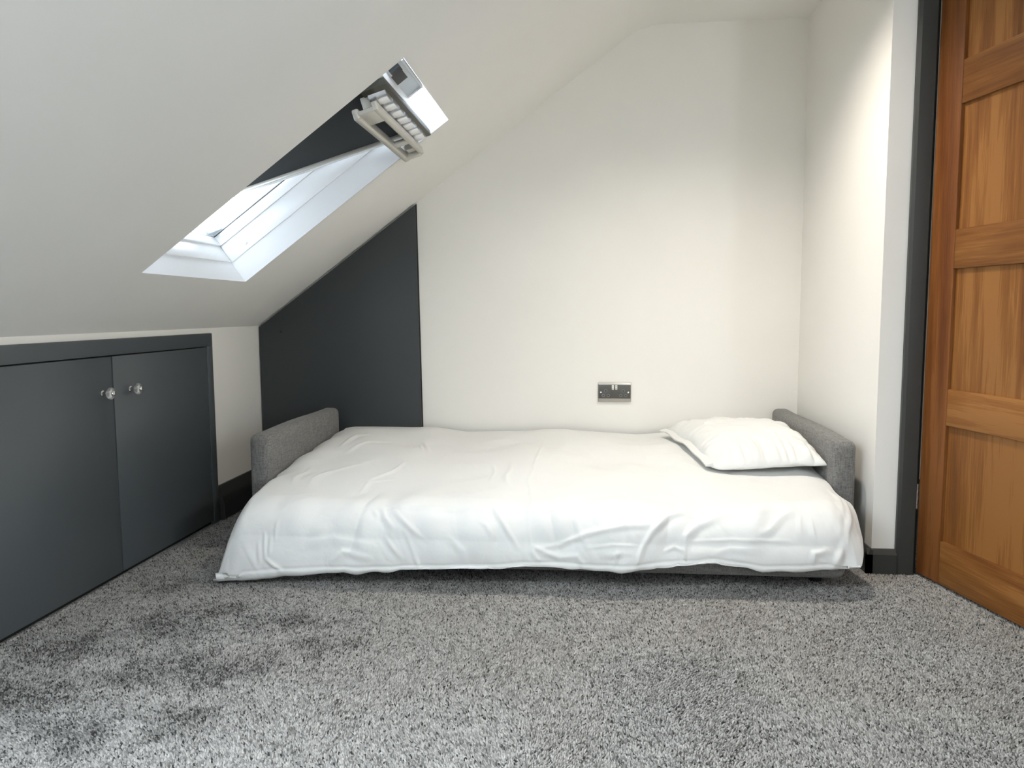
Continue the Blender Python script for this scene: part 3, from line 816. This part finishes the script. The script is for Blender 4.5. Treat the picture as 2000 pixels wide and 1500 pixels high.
for sx in (-1, 1):
    cx = sx * 0.0385
    out = spart(lathe('outlet', [(0, 0.021), (0.0004, 0.021), (0.0005, 0.0205)], (cx, -0.0111, -0.006), (0, -1, 0), M['steel_dark'], None, 32))
    for (dx, dz, wx, wz) in ((0, 0.0072, 0.0021, 0.0042), (-0.0112, -0.0140, 0.0034, 0.0020), (0.0112, -0.0140, 0.0034, 0.0020)):
        spart(lathe('pin_ring', [(0, 0.0072), (0.0006, 0.0068)], (cx + dx, -0.0116, dz), (0, -1, 0), M['grey_ins'], None, 20), out)
        spart(box('pin_slot', (cx + dx - wx, -0.0126, dz - wz), (cx + dx + wx, -0.0120, dz + wz), M['black']), out)
    s_ = spart(lathe('screw', [(0, 0.0042), (0.0012, 0.0038), (0.0018, 0.0022)], (sx * 0.0605, -0.0111, 0.0), (0, -1, 0), M['chrome'], None, 18))

# ------------------------------------------------------------------ carpet pile
def build_pile():
    sx = 0.0042
    xs = np.arange(-1.488, 1.925, sx); ys_ = np.arange(-2.6, -0.02, sx)
    gx, gy = np.meshgrid(xs, ys_, indexing='ij'); gx = gx.ravel(); gy = gy.ravel()
    gx = gx + rng.uniform(-0.45, 0.45, gx.size) * sx; gy = gy + rng.uniform(-0.45, 0.45, gy.size) * sx
    keep = ((gy < -0.93) & (gx < 1.92)) | ((gx < -1.12) & (gx > -1.47)) | ((gx > 1.075) & (gx < 1.82) & (gy < -0.75))
    keep &= (gx > -1.487) & ~((gx > 0.893) & (gx < 1.06) & (gy > -0.93))
    keep &= ~((gx > -1.05) & (gx < 0.75) & (gy > -0.98))
    keep &= ~((gx > 1.3) & (gy < -1.9))
    gx = gx[keep]; gy = gy[keep]; n = gx.size
    # lean of the pile: trodden patches lie different ways
    f1 = gnoise(gx, gy, 21, 0.30); f2 = gnoise(gx, gy, 22, 0.16)
    la = rng.uniform(0, 2 * math.pi, n); lm = rng.uniform(0.0, 0.0028, n)
    ht = rng.uniform(0.0042, 0.0072, n)
    tx = gx + np.cos(la) * lm + 0.0022 * np.tanh(f2); ty = gy + np.sin(la) * lm + 0.0026 * np.tanh(f1 * 0.8)
    r = rng.uniform(0.0026, 0.0040, n); a0 = rng.uniform(0, 2 * math.pi, n)
    V = np.zeros((n, 5, 3), np.float32)
    for k in range(3):
        aa = a0 + k * 2 * math.pi / 3
        V[:, k, 0] = gx + r * np.cos(aa); V[:, k, 1] = gy + r * np.sin(aa); V[:, k, 2] = 0.0005
    V[:, 3, 0] = tx + 0.0012 * np.cos(a0); V[:, 3, 1] = ty + 0.0012 * np.sin(a0); V[:, 3, 2] = ht
    V[:, 4, 0] = tx - 0.0012 * np.cos(a0); V[:, 4, 1] = ty - 0.0012 * np.sin(a0); V[:, 4, 2] = ht * 0.96
    base = (np.arange(n) * 5)[:, None]
    Fs = np.concatenate([base + np.array(t)[None, :] for t in ((0, 1, 3), (1, 2, 4), (1, 4, 3), (2, 0, 3), (2, 3, 4))]).astype(np.int32)
    me = bpy.data.meshes.new('carpet_pile')
    me.vertices.add(n * 5); me.vertices.foreach_set('co', V.ravel())
    me.loops.add(Fs.size); me.loops.foreach_set('vertex_index', Fs.ravel())
    me.polygons.add(len(Fs)); me.polygons.foreach_set('loop_start', (np.arange(len(Fs)) * 3).astype(np.int32))
    me.update()
    # trodden marks, also carrying the left side's shade as darker tone (x, y, half width, half depth)
    trod_shade = np.zeros(n)
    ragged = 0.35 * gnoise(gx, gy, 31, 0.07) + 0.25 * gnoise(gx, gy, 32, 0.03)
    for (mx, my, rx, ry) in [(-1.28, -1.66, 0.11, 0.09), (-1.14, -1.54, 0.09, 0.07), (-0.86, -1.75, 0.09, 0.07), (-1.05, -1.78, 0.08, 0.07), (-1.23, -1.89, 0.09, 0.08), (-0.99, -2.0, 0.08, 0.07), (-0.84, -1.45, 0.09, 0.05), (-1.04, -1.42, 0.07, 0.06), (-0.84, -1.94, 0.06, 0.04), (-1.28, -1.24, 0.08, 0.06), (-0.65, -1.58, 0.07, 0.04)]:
        trod_shade = np.maximum(trod_shade, sstep(1.25, -0.1, np.hypot((gx - mx) / (1.9 * rx), (gy - my) / (1.6 * ry)) + ragged))
    tone = 0.20 + 0.68 * rng.beta(1.8, 1.3, n) + 0.07 * gnoise(gx, gy, 23, 0.012) + 0.02 * np.tanh(f1) - 0.27 * trod_shade - 0.5 * (rng.random(n) < 0.07)
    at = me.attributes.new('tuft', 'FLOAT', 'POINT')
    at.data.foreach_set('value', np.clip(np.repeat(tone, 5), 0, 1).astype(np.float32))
    me.materials.append(M['carpet'])
    o = bpy.data.objects.new('carpet_pile', me); COL.objects.link(o)
    print('tufts', n, 'tris', len(Fs))
    return tag(o, 'speckled grey twist pile of the fitted carpet', 'carpet', kind='stuff')
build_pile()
